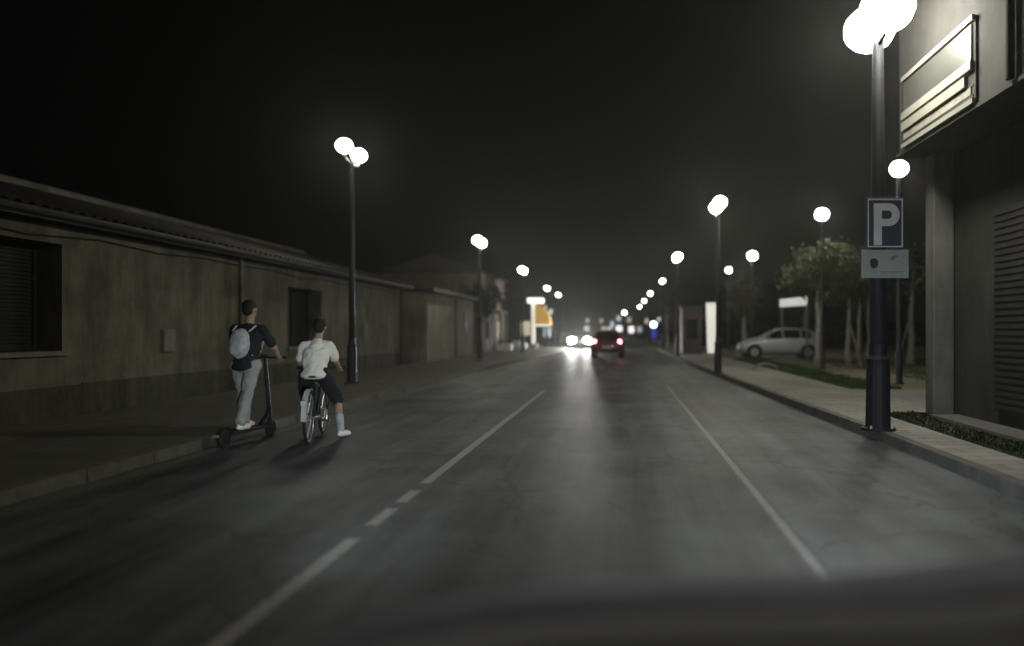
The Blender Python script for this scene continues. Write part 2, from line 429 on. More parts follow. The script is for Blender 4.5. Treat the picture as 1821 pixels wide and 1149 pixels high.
# tiled roof slope with ridges of tile
b = MB()
z_at = lambda x: 3.20 + (-8.25 - x)*(4.42-3.20)/(12.5-8.25)
n = 0; y = -6.2
while y < 28.7:
    for q, (a, h) in enumerate([(0, .0), (.11, .05), (.22, .0)]): pass
    xs = [-8.25, -12.5]
    b.add([(xs[0], y, z_at(xs[0])), (xs[1], y, z_at(xs[1])), (xs[1], y+.12, z_at(xs[1])+.06), (xs[0], y+.12, z_at(xs[0])+.06),
           (xs[1], y+.24, z_at(xs[1])), (xs[0], y+.24, z_at(xs[0]))], [(0,1,2,3),(3,2,4,5)]); y += .24
b.add([(-12.5,-6.2,4.42),(-12.5,28.7,4.42),(-16.5,28.7,3.2),(-16.5,-6.2,3.2)], [(0,1,2,3)])
lb(b, 'roof', M['tile'], fix=False)
b = MB(); b.box(-8.36,-8.26,-6.2,28.7,3.06,3.19); lb(b, 'fascia', M['fascia'])
b = MB(); b.box(-9.04,-8.37,-6.2,28.7,3.10,3.15); lb(b, 'soffit', M['dark_wood'])
b = MB(); b.tube([(-12.5,-6.2,4.46),(-12.5,10,4.48),(-12.5,28.7,4.46)], .13, 10); lb(b, 'ridge_cap', M['ridge'])
b = MB(); b.tube([(-8.19,-6.2,3.15),(-8.19,28.7,3.13)], .06, 10); lb(b, 'gutter', M['dark_wood'])
b = MB(); b.tube([(-8.50,28.2,3.1),(-8.50,28.2,.12)], .045, 10); lb(b, 'downpipe', M['dark_wood'])
cbl = MB(); cbl.tube([(-8.545, -6+i*1.5, 2.93-.03*math.sin(i*math.pi/2)**2*(1+(i%3))) for i in range(24)], .014, 6); lb(cbl, 'cable', M['rubber'])
for (yy, zz, hh) in ((13.6, 1.05, .42), (24.2, 1.2, .5)):
    b = MB(); b.box(-8.568,-8.50,yy,yy+.34,zz,zz+hh); lb(b, 'meter_box', M['fascia'], bevel=.01)
b = MB(); b.tube([(-8.52,16.4,3.1),(-8.52,16.4,.13)], .04, 10); lb(b, 'downpipe', M['fascia'])
b = MB(); b.box(-8.568,-8.545,11.6,28.2,.12,.62); lb(b, 'skirting', M['wall_base'])
b = MB(); b.box(-8.568,-8.545,-6,11.597,.12,.60); lb(b, 'skirting', M['wall_base'])
for (a, c, lo, hi) in HL:
    b = MB(); b.box(-9.03,-8.97,a+.003,c-.003,lo+.003,hi-.003); wdw = lb(b, 'window', M['dark_wood'])
    f = MB(); mid = (a+c)/2
    for yy in (a+.03, mid-.03, c-.09): f.box(-8.969,-8.93,yy,yy+.06,lo+.01,hi-.01)
    f.box(-8.968,-8.935,a+.09,c-.09,hi-.08,hi-.012); f.box(-8.968,-8.935,a+.09,c-.09,lo+.012,lo+.08)
    z = lo+.12
    while z < hi-.12: f.box(-8.966,-8.945,a+.09,c-.09,z,z+.025); z += .06
    L(f, BX, BY).build('shutter', M['dark_wood'], wdw)
    s = MB(); s.box(-8.62+.053,-8.50,a-.08,c+.08,lo-.07,lo-.003); L(s, BX, BY).build('sill', M['fascia'], wdw)
# far low building behind it
b2 = empty('low_building', (-8.4, 36, 0), label='short pale low building with flat roof beyond the long one', cat='building')
BX, BY = -8.4, 36
def lb2(mb, name, m, par=None, **k): return L(mb, BX, BY).build(name, m, par or b2, **k)
b = MB(); b.box(-14,-8.4,31.6,41.5,0,3.12); lb2(b, 'wall', M['wall2'])
b = MB(); b.add([(-8.1,31.3,3.3),(-8.1,41.8,3.3),(-14,41.8,4.1),(-14,31.3,4.1),(-8.1,31.3,3.14),(-8.1,41.8,3.14),(-14,41.8,3.94),(-14,31.3,3.94)],[(0,1,2,3),(7,6,5,4),(0,4,5,1),(1,5,6,2),(2,6,7,3),(3,7,4,0)]); lb2(b, 'roof', M['tile'])
b = MB(); b.box(-8.098,-8.02,31.3,41.8,3.12,3.31); lb2(b, 'fascia', M['ridge'])
b = MB(); b.tube([(-8.35,37.0,3.1),(-8.35,37.0,.1)], .05, 8); lb2(b, 'downpipe', M['fascia'])
b = MB(); b.box(-8.40,-8.36,39,39.9,1.5,2.4); lb2(b, 'window', M['dark_wood'])

# ------------------------------------------------------------------ far left house
hs = empty('house', (-9.3, 53, 0), label='two-storey house with pale corner and balcony far left', cat='house')
BX, BY = -9.3, 53
def lh(mb, name, m, par=None, **k): return L(mb, BX, BY).build(name, m, par or hs, **k)
M['housewall'] = plaster('brownish_plaster', (.2, .16, .13), (.12, .10, .085))
b = MB(); b.box(-16,-9.3,49,58,0,5.3); lh(b, 'wall', M['housewall'])
b = MB(); b.prism([(-16.4,5.32),(-8.9,5.32),(-12.6,6.6)], 48.7, 58.3); lh(b, 'roof', M['tile'])
b = MB(); b.box(-9.62,-9.26,48.93,49.4,0,5.25); lh(b, 'corner_pilaster', M['wall2'])
b = MB(); b.box(-9.28,-8.3,50.5,53.5,2.7,2.85); bal = lh(b, 'balcony', M['wall2'])
f = MB()
for i in range(13): f.tube([(-8.33,50.55+i*.24,2.85),(-8.33,50.55+i*.24,3.7)], .018, 6)
f.box(-8.36,-8.30,50.5,53.5,3.7,3.75); L(f, BX, BY).build('railing', M['black_metal'], bal)
for (yy, z0, z1, mm) in [(50.0,.9,2.1,'glass'),(54.6,3.6,4.7,'glass'),(54.8,.9,2.1,'warm')]:
    b = MB(); b.box(-9.299,-9.26,yy,yy+.9,z0,z1); wd = lh(b, 'window', M[mm])
    f = MB(); f.box(-9.262,-9.22,yy-.07,yy,z0-.07,z1+.07); f.box(-9.262,-9.22,yy+.9,yy+.97,z0-.07,z1+.07); f.box(-9.262,-9.22,yy,yy+.9,z1,z1+.07); f.box(-9.262,-9.22,yy,yy+.9,z0-.07,z0); L(f,BX,BY).build('frame', M['fascia'], wd)
for yy in (50.7, 53.2):
    b = MB(); b.box(-8.5,-8.32,yy,yy+.18,0,2.699); lh(b, 'pillar', M['wall2'])
b = MB(); b.box(-9.3,-9.25,51.5,52.5,.05,2.2); lh(b, 'door', M['dark_wood'])

# ------------------------------------------------------------------ near right building
rb = empty('building', (5.1, 4, 0), label='grey building at right edge with overhanging upper floor', cat='building')
BX, BY = 5.1, 4
def lr(mb, name, m, par=None, **k): return L(mb, BX, BY).build(name, m, par or rb, **k)
b = MB(); b.box(5.16,16,-8,11.5,0,4.198); lr(b, 'ground_floor_wall', M['wallRdark'])
b = MB(); b.box(4.42,16,-8,11.62,4.252,9.2); up = lr(b, 'upper_floor_wall', M['wallR'])
b = MB(); b.box(4.38,16.1,-8.1,11.66,4.20,4.25); lr(b, 'floor_slab', M['wallR'])
b = MB(); b.box(4.82,5.14,11.28,11.60,.12,4.198); lr(b, 'column', M['column'], bevel=.02)
b = MB(); b.box(4.72,5.158,-8,11.2,-.05,.17); lr(b, 'plinth', M['kerb'])
b = MB()
for y0 in (1.5, 4.6, 7.7):
    b = MB(); b.box(5.10,5.158,y0,y0+2.3,.35,3.1); sh = lr(b, 'shutter', M['dark_wood'])
    f = MB(); z = .4
    while z < 3.05: f.box(5.085,5.099,y0+.02,y0+2.28,z,z+.05); z += .09
    L(f, BX, BY).build('slat', M['dark_wood'], sh)
# upper window with half lowered shutter slats
b = MB(); b.box(4.385,4.418,9.05,11.35,4.30,5.36); wn = lr(b, 'window', M['wallR'])
f = MB(); f.box(4.34,4.384,9.05,11.35,5.30,5.37); f.box(4.34,4.384,9.05,11.35,4.27,4.335); L(f,BX,BY).build('frame', M['slat_white'], wn)
M['pane'] = mat('grey_pane', (.040, .042, .037), .4, var=.1, spec=.5)
f = MB(); f.box(4.36,4.383,9.12,11.30,4.83,5.27); L(f,BX,BY).build('pane', M['pane'], wn)
for z0, z1, x in ((4.70,4.815,4.33),(4.53,4.66,4.335)):
    f = MB(); f.box(x,4.384,9.08 if z0>4.6 else 9.25,11.33,z0,z1); L(f,BX,BY).build('slat', M['slat_white'], wn)
f = MB(); f.box(4.37,4.384,9.15,11.33,4.40,4.50); L(f,BX,BY).build('slat', M['fascia'], wn)
f = MB(); f.box(4.376,4.3845,9.1,11.3,4.336,4.40); f.box(4.376,4.3845,9.1,11.3,4.501,4.529); f.box(4.376,4.3845,9.1,11.3,4.661,4.699); L(f,BX,BY).build('shutter_gap', M['dark_wood'], wn)
b = MB(); b.tube([(4.36,8.2,9.1),(4.36,8.2,4.27)], .05, 10); lr(b, 'downpipe', M['wallR'])

# ------------------------------------------------------------------ street lamps
def twin_lamp(x, y, h, label, pole_m, glow, near=False, thick=1.0, gr=.20):
    sp = .34 if near else .5
    t = empty('street_lamp', (x, y, .12), label=label, cat='street lamp', group='twin-headed lamps along the kerbs')
    hh = h - .12
    b = MB(); b.lathe([(.075*thick,0.4),(.07*thick,hh*.5),(.055*thick,hh-.35),(.05*thick,hh-.25)], n=16); b.build('pole', pole_m, t, smooth=True)
    b = MB(); b.lathe([(.17*thick,0),(.17*thick,.03),(.12*thick,.05),(.11*thick,.9),(.12*thick,.95),(.085*thick,1.0),(.085*thick,1.15)], n=16); bs = b.build('base', pole_m, t, bevel=.004)
    if near:
        for k in range(4):
            a = R(45+90*k); f = MB(); f.lathe([(.022,.03),(.022,.07)], (math.cos(a)*.145*thick, math.sin(a)*.145*thick, 0), 8); f.build('bolt', M['grey_metal'], bs)
    b = MB(); b.tube([(0,-sp,hh-.22),(0,-sp+.08,hh-.30),(0,0,hh-.36),(0,sp-.08,hh-.30),(0,sp,hh-.22)], .028, 8); b.build('arm', pole_m, t, smooth=True)
    for s in (-1, 1):
        b = MB(); b.ell((0, sp*s, hh), (gr, gr, gr*.86), 14, 9); hd = b.build('globe', glow, t, smooth=True)
        c = MB(); c.lathe([(gr*.5,gr*.80),(gr*.42,gr*.95),(.02,gr*1.15)], (0,sp*s,hh), 12); c.build('cap', pole_m, hd, smooth=True)
    return t
def single_lamp(x, y, h, label, glow, group='single-globe lamps in the park', gr=.22):
    t = empty('park_lamp', (x, y, .1), label=label, cat='street lamp', group=group)
    hh = h-.1
    b = MB(); b.lathe([(.14,0),(.14,.03),(.09,.06),(.085,.8),(.06,.85),(.055,hh-.25),(.07,hh-.2)], n=12); b.build('pole', M['black_metal'], t, smooth=True)
    b = MB(); b.ell((0,0,hh), (gr,gr,gr*.9), 14, 9); hd = b.build('globe', glow, t, smooth=True)
    c = MB(); c.lathe([(gr*.5,gr*.82),(gr*.42,gr*.98),(.02,gr*1.2)], (0,0,hh), 12); c.build('cap', M['black_metal'], hd, smooth=True)
    return t
twin_lamp(3.44, 9.8, 5.62, 'nearest lamp post by the right kerb, carrying the parking sign', M['pole_near'], M['lamp_near'], True, 1.35, .35)  # oversized globes set close, so the blown-out glare is put into their shape
twin_lamp(-6.82, 18.5, 6.0, 'tall twin lamp before the long plaster wall, nearest on the left', M['black_metal'], M['lamp_wall'])
twin_lamp(3.04, 23.0, 5.40, 'second twin lamp on the right kerb, left of the silver car', M['black_metal'], M['lamp'])
twin_lamp(-6.3, 32.5, 5.4, 'second lamp on the left pavement, by the short pale building', M['black_metal'], M['lamp_mid'], gr=.21)
twin_lamp(-6.3, 46.8, 5.3, 'third lamp on the left pavement, just left of the yellow awning', M['black_metal'], M['lamp_mid'], gr=.20)
twin_lamp(2.95, 38.5, 5.3, 'third lamp on the right kerb, left of the lit white pillar', M['black_metal'], M['lamp_mid'], gr=.21)
ords = ['fourth', 'fifth', 'sixth', 'seventh']
for i, (x, y) in enumerate([(-6.85, 67.5), (-6.9, 80)]):
    twin_lamp(x, y, 5.35, ords[i]+' lamp counted along the left pavement, beyond the awning', M['black_metal'], M['lamp_far'], gr=.18)
for i, (x, y) in enumerate([(3.2, 57), (3.0, 76), (2.95, 95), (2.95, 118)]):
    twin_lamp(x, y, 5.3, ords[i]+' lamp counted along the right kerb, far down the street', M['black_metal'], M['lamp_far'], gr=.16+.015*i)
twin_lamp(0.7, 170, 5.6, 'tiny lamp at the far end of the street above the red car', M['black_metal'], M['lamp_far'], gr=.4)
single_lamp(6.95, 18.3, 5.5, 'nearest single-globe lamp, its globe shining over the parking sign', M['lamp_park'])
single_lamp(7.0, 25.5, 5.5, 'single-globe lamp above the largest green tree right of the silver car', M['lamp_park'], gr=.23)
single_lamp(7.1, 39.6, 5.5, 'single-globe lamp behind the olive tree near the silver car bonnet', M['lamp_park'], gr=.25)
single_lamp(7.2, 49, 5.5, 'farthest and smallest single-globe lamp of the park', M['lamp_far'], gr=.19)

# ------------------------------------------------------------------ signs
sg = empty('parking_sign', (3.46, 9.60, 2.14), label='blue parking sign with white P over a pale plate on the near pole', cat='sign')
b = MB(); b.box(-.25,.25,-.012,.012,.40,1.06); pn = b.build('panel', M['sign_blue'], sg, bevel=.004)
b = MB(); b.box(-.23,.23,-.0145,-.0125,1.02,1.04); b.box(-.23,-.215,-.0145,-.0125,.42,1.02); b.box(.215,.23,-.0145,-.0125,.42,1.02); b.box(-.23,.23,-.0145,-.0125,.405,.42); b.build('border', M['sign_white'], pn)
# letter P
outer = [(-.15,.43),(-.15,.98),(.05,.98)] + [(.05+.14*math.sin(t), .83+.15*math.cos(t)) for t in [R(a) for a in range(15, 180, 15)]] + [(.05,.68),(-.045,.68),(-.045,.43)]
inner = [(-.045,.775),(-.045,.885),(.04,.885)] + [(.04+.05*math.sin(t), .83+.055*math.cos(t)) for t in [R(a) for a in range(30, 180, 30)]] + [(.04,.775)]
cu = bpy.data.curves.new('letter', 'CURVE'); cu.dimensions = '2D'; cu.fill_mode = 'BOTH'; cu.extrude = .0012
for poly in (outer, inner):
    sp = cu.splines.new('POLY'); sp.points.add(len(poly)-1); sp.use_cyclic_u = True
    for i, (a, c) in enumerate(poly): sp.points[i].co = (a, c, 0, 1)
tmp = bpy.data.objects.new('tmp', cu); COL.objects.link(tmp)
me = bpy.data.meshes.new_from_object(tmp.evaluated_get(bpy.context.evaluated_depsgraph_get())); bpy.data.objects.remove(tmp)
me.materials.clear(); me.materials.append(M['sign_white'])
me.transform(Matrix.Rotation(R(90), 4, 'X') )
lt = bpy.data.objects.new('letter', me); COL.objects.link(lt); lt.parent = pn; lt.location = (0, -.0145, 0)
b = MB(); b.box(-.31,.31,-.012,.012,0,.37); pl = b.build('plate', M['plate_grey'], sg, bevel=.004)
b = MB(); b.prism([(-.20,.20),(-.19,.25),(-.13,.26),(-.09,.22),(-.10,.15),(-.15,.12),(-.19,.15)],-.0155,-.0128); b.build('pictogram', M['sign_dark'], pl)
b = MB(); b.prism([(.05,.24),(.12,.30),(.17,.29),(.10,.23)],-.0155,-.0128); b.build('mark', M['fascia'], pl)
b = MB(); b.box(-.06,.24,-.0152,-.0128,.075,.085); b.build('mark', M['fascia'], pl)
for z in (.25, .8):
    b = MB(); b.box(-.12,.10,.013,.06,z,z+.04); b.build('bracket', M['grey_metal'], sg)

bs = empty('board_sign', (8.1, 36, .1), R(0), label='small white board on two posts above the silver car', cat='sign')
b = MB(); b.add([(.0,1.4,2.55),(.0,1.4,2.95),(.65,-1.4,2.95),(.65,-1.4,2.55),(.05,1.41,2.55),(.05,1.41,2.95),(.70,-1.39,2.95),(.70,-1.39,2.55)],
                [(0,1,2,3),(7,6,5,4),(0,4,5,1),(1,5,6,2),(2,6,7,3),(3,7,4,0)]); b.build('board', emis('self_glow_white_board', (1,1,.95), .42), bs)  # board glows by itself; its brightness is put into the material
for (x, y) in ((.09, 1.3), (.72, -1.25)):
    b = MB(); b.tube([(x,y,0),(x,y,2.9)], .05, 8); b.build('post', M['grey_metal'], bs)

tt = empty('lit_pillar', (4.98, 40, .12), label='tall glowing white pillar behind the lamp post', cat='pillar')
b = MB(); b.add([(-.26,-.12,.1),(.26,-.12,.1),(.26,.12,.1),(-.26,.12,.1),(-.34,-.12,2.85),(.34,-.12,2.85),(.34,.12,2.85),(-.34,.12,2.85)],[(0,3,2,1),(4,5,6,7),(0,1,5,4),(1,2,6,5),(2,3,7,6),(3,0,4,7)]); b.build('panel', M['totem'], tt)
b = MB(); b.box(-.4,.4,-.17,.17,2.86,2.95); b.build('cap', M['black_metal'], tt)
b = MB(); b.box(-.3,.3,-.15,.15,0,.099); b.build('base', M['black_metal'], tt)

kk = empty('kiosk', (4.0, 42, .12), label='dark maroon kiosk left of the glowing pillar', cat='kiosk')
b = MB(); b.box(-.55,.55,-.7,1.2,0,2.6); b.build('wall', M['maroon'], kk, bevel=.03)
b = MB(); b.box(-.65,.65,-.8,1.3,2.6,2.72); b.build('roof', M['black_metal'], kk)
b = MB(); b.box(-.3,.3,-.73,-.702,.9,2.0); b.build('window', M['glass'], kk)

bt = empty('light_sign', (4.4, 100, .12), label='bright bluish light on a blue lit panel, far right side', cat='sign')
b = MB(); b.box(-.42,.42,-.1,.1,.3,1.9); b.build('panel', M['blue_lit'], bt)
b = MB(); b.ell((0,0,2.15),(.38,.38,.38),12,8); b.build('lamp', M['bluewhite'], bt, smooth=True)
b = MB(); b.ell((.75,0,2.9),(.22,.22,.22),12,8); b.build('lamp', M['cool'], bt, smooth=True)
b = MB(); b.tube([(0,0,0),(0,0,1.9)],.06,8); b.tube([(.3,0,2.2),(.75,0,2.9)],.03,6); b.build('post', M['black_metal'], bt)

aw = empty('awning', (-6.35, 55, .12), label='yellow quarter-round awning on the white post, far left', cat='awning')
prof = [(0,1.75)] + [(1.05*math.sin(R(a)), 1.75+1.5*math.cos(R(a))-0.0) for a in range(0, 91, 10)]
b = MB(); b.prism([(0,1.75)]+[(1.05*math.sin(R(a)),1.75+1.5*math.cos(R(a))) for a in range(90,-1,-10)], -.8, .8); b.build('canopy', M['yellow'], aw)
b = MB(); b.box(-.02,1.1,-.83,-.801,1.68,1.75); b.build('trim', M['lit'], aw)
pp = empty('lit_post', (-6.62, 55, .12), label='white glowing post holding the yellow awning', cat='post')
b = MB(); b.box(-.14,.12,-.1,.1,0,3.6); b.build('post', M['totem'], pp)
b = MB(); b.box(-.35,.75,-.85,.5,3.4,3.75); b.build('light_box', M['lit'], pp)
b = MB(); b.box(-.3,.3,-.3,.3,0,.35); b.build('footing', M['stone'], pp)

for i, (x, y, z) in enumerate([(-8.15, 49.3, .45), (-7.6, 49.2, .45), (-7.9, 55, .55), (-7.0, 52, .45)]):
    lab = ['white planter box leftmost before the house', 'white planter box second from left before the house', 'taller white planter box farther back beside the house', 'white planter box nearest the awning post'][i]
    t = empty('planter_box', (x, y, .12), label=lab, cat='planter', group='white planter boxes before the far house')
    b = MB(); b.box(-.25,.25,-.25,.25,0,z); b.build('box', M['white_board'], t, bevel=.02)
    b = MB()
    for k in range(60):
        a, rr = random.uniform(0,6.28), random.uniform(0,.2); q = Vector((math.cos(a)*rr, math.sin(a)*rr, z)); d = Vector((random.uniform(-.15,.15), random.uniform(-.15,.15), random.uniform(.1,.35)))
        b.add([q+Vector((-.02,0,0)), q+Vector((.02,0,0)), q+d], [(0,1,2)])
    b.build('plant', M['leaf_dark'], t, fix=False)

cb = MB(); pts = []
for i in range(9):
    a = R(180*i/8); pts.append((4.85-.42*math.cos(a), 24.6, .13+.20*math.sin(a)))
cb.tube(pts, .04, 8); o = cb.build('bike_rack', M['grey_metal']); tag(o, 'low pale metal hoop on the pavement before the silver car', 'bike rack')

# far buildings closing the street
def far_block(name, x0, x1, y0, y1, h, lab, wins, m=M['wallRdark']):
    t = empty(name, ((x0+x1)/2, y0, 0), label=lab, cat='building')
    cx = (x0+x1)/2
    b = MB(); b.box(x0-cx,x1-cx,0,y1-y0,0,h); b.build('wall', m, t)
    b = MB(); b.box(x0-cx-.3,x1-cx+.3,-.3,y1-y0+.3,h,h+.35); b.build('roof', M['tile'], t)
    for (x, z, ww, hh, mm) in wins:
        b = MB(); b.box(x-cx-ww/2,x-cx+ww/2,-.06,-.001,z,z+hh); b.build('window', M[mm], t)
    return t
far_block('shop_building', -12, 0.5, 190, 205, 8, 'dark building with lit shopfronts closing the street behind the headlights',
          [(-4.6,0.9,1.2,1.6,'warm'),(-3.2,.9,1.0,1.5,'cool'),(-5.2,3.4,.7,1.2,'warm'),(-9,.8,1.2,1.8,'cool'),(-2.4,2.3,.8,1.6,'cool'),(-8.8,3.6,.8,1,'warm'),(-.6,1.2,1.5,1.5,'lit'),(-.7,4.0,1.0,1.2,'cool')])
far_block('apartment_building', 1.4, 14, 185, 200, 7, 'dark block with a few lit windows right of the street end',
          [(2.5,.9,1.3,1.6,'lit'),(4.6,1.0,.9,1.5,'cool'),(6.4,3.2,.9,1.3,'warm'),(8.4,.8,1,1.6,'warm'),(2.0,3.6,.9,1.2,'warm')])
far_block('corner_building', -17, -7.8, 84, 96, 5.2, 'low dark building with small lit signs beyond the awning',
          [(-8.5,.7,.8,1.1,'cool'),(-8.6,2.5,.7,1.0,'warm'),(-8.1,3.4,.4,.5,'cool'),(-11,.9,1,1.6,'warm')])
ls = empty('sign_board', (-7.9, 66, .12), label='narrow pale vertical sign below the fourth left lamp', cat='sign')
b = MB(); b.box(.95,1.15,-.05,.05,2.1,3.6); b.build('panel', M['warm'], ls)
b = MB(); b.tube([(1.05,.1,0),(1.05,.1,3.6)], .05, 8); b.build('post', M['black_metal'], ls)

# ------------------------------------------------------------------ trees
def tree_mesh(h, cr, cz, seed, n, lm, trunk_r=.11, fork=True):
    rnd = random.Random(seed)
    tk = MB(); top = h*.8
    pts = []; x = y = 0
    for i in range(8):
        z = top*i/7; x += rnd.uniform(-.05,.05); y += rnd.uniform(-.05,.05); pts.append((x, y, z))
    tk.tube(pts, [trunk_r*1.35]+[trunk_r*(1-.75*i/7) for i in range(1, 8)], 10)
    tips = []
    for k in range(13):
        z0 = cz - cr*.75 + rnd.uniform(0, cr*1.1); i = min(7, max(2, int(z0/top*7))); p0 = Vector(pts[i]); a = rnd.uniform(0, 6.28); ln = cr*rnd.uniform(.5, 1.0)
        p1 = p0 + Vector((math.cos(a)*ln*.5, math.sin(a)*ln*.5, ln*.35)); p2 = p1 + Vector((math.cos(a+.4)*ln*.4, math.sin(a+.4)*ln*.4, ln*.35))
        tk.tube([p0, p1, p2], [trunk_r*.45, trunk_r*.28, trunk_r*.1], 6); tips += [p1, p2]
    lf = MB(); clumps = []
    for t in tips: clumps.append((t, rnd.uniform(.22,.42)*cr))
    for _ in range(26):
        a, b_, c = rnd.gauss(0,1), rnd.gauss(0,1), rnd.gauss(0,1); v = Vector((a,b_,c)).normalized()*cr*rnd.uniform(.35,1.0)
        clumps.append((Vector((0,0,cz))+Vector((v.x, v.y, v.z*1.1)), rnd.uniform(.16,.36)*cr))
    for i in range(n):
        c, rr = rnd.choice(clumps); v = Vector((rnd.gauss(0,.5), rnd.gauss(0,.5), rnd.gauss(0,.45)))*rr
        p = c+v; s = rnd.uniform(.05,.11)
        a = Vector((rnd.uniform(-1,1), rnd.uniform(-1,1), rnd.uniform(-1,1))).normalized(); b_ = a.orthogonal().normalized()
        lf.add([p-a*s, p+b_*s*.5, p+a*s, p-b_*s*.5], [(0,1,2,3)])
    return tk, lf
def tree(x, y, h, cr, cz, seed, n, lm, label, tr=.11, group='young trees in the park'):
    t = empty('tree', (x, y, .1), random.uniform(0,6), label=label, cat='tree', group=group)
    tk, lf = tree_mesh(h, cr, cz, seed, n, lm, tr)
    tk.build('trunk', M['bark'], t, smooth=True); lf.build('crown', M[lm], t, fix=False); return t
tree(7.1, 26.3, 5.0, 1.15, 3.4, 1, 4200, 'leaf', 'green tree with thick pale trunk at the silver car tail', .15)
tree(8.4, 27.2, 4.9, 1.1, 3.5, 2, 3800, 'leaf', 'green tree with leaning wooden stake, second right of the silver car', .11)
tree(10.0, 29.5, 4.8, 1.1, 3.6, 3, 3000, 'leaf', 'slim tree standing behind the parking sign pole', .10)
tree(11.1, 28.2, 5.2, 1.3, 3.9, 4, 3400, 'leaf_dark', 'dim tree with pale staked trunk beside the grey column', .15)
tree(6.3, 37.5, 4.6, .95, 3.1, 5, 3000, 'leaf_brown', 'olive brown tree before the silver car bonnet', .09)
tree(3.9, 62, 5.4, 1.3, 3.9, 6, 2600, 'leaf_brown', 'brownish tree beside the fourth right lamp', .11)
tree(-8.6, 44.6, 4.6, 1.2, 3.2, 8, 3000, 'leaf_dark', 'dark tree between the short pale building and the house', .10, 'dark trees on the left')
for i, (x, y, s) in enumerate([(13,40,11),(16,34,12),(19,30,13),(9,52,15),(14,56,16),(22,46,17)]):
    tree(x, y, 5.6, 1.7, 3.9, s, 2200, 'leaf_dark', ['dark back tree fourth from the left behind the park sign', 'dark back tree second from the grey column', 'dark back tree nearest the grey column', 'dark back tree behind the silver car bonnet', 'dark back tree farthest off, right of the white board', 'dark back tree third from the left behind the green trees'][i], .12, 'dark trees at the back of the park')
def stake(x, y, dx, lab):
    b = MB(); b.tube([(x+dx, y, .08),(x, y+.05, 1.75)], .035, 8); o = b.build('tree_stake', M['stake']); tag(o, lab, 'stake', 'wooden stakes propping the park trees')
stake(8.45, 27.0, .42, 'wooden stake leaning on the second tree right of the silver car')
stake(11.0, 28.0, -.42, 'wooden stake leaning on the dim tree beside the column')

# hedge along the back of the park
b = MB(); rnd = random.Random(5)
for i in range(14000):
    x = rnd.uniform(5.5, 40); y = 64 + rnd.gauss(0, .5); z = rnd.uniform(.1, 2.3); s = .14
    a = Vector((rnd.uniform(-1,1), rnd.uniform(-1,1), rnd.uniform(-1,1))).normalized(); c = a.orthogonal().normalized(); p = Vector((x,y,z))
    b.add([p-a*s, p+c*s*.6, p+a*s, p-c*s*.6], [(0,1,2,3)])
tag(b.build('hedge', M['leaf_dark'], fix=False), 'long dark hedge behind the park trees', 'hedge', kind='stuff')

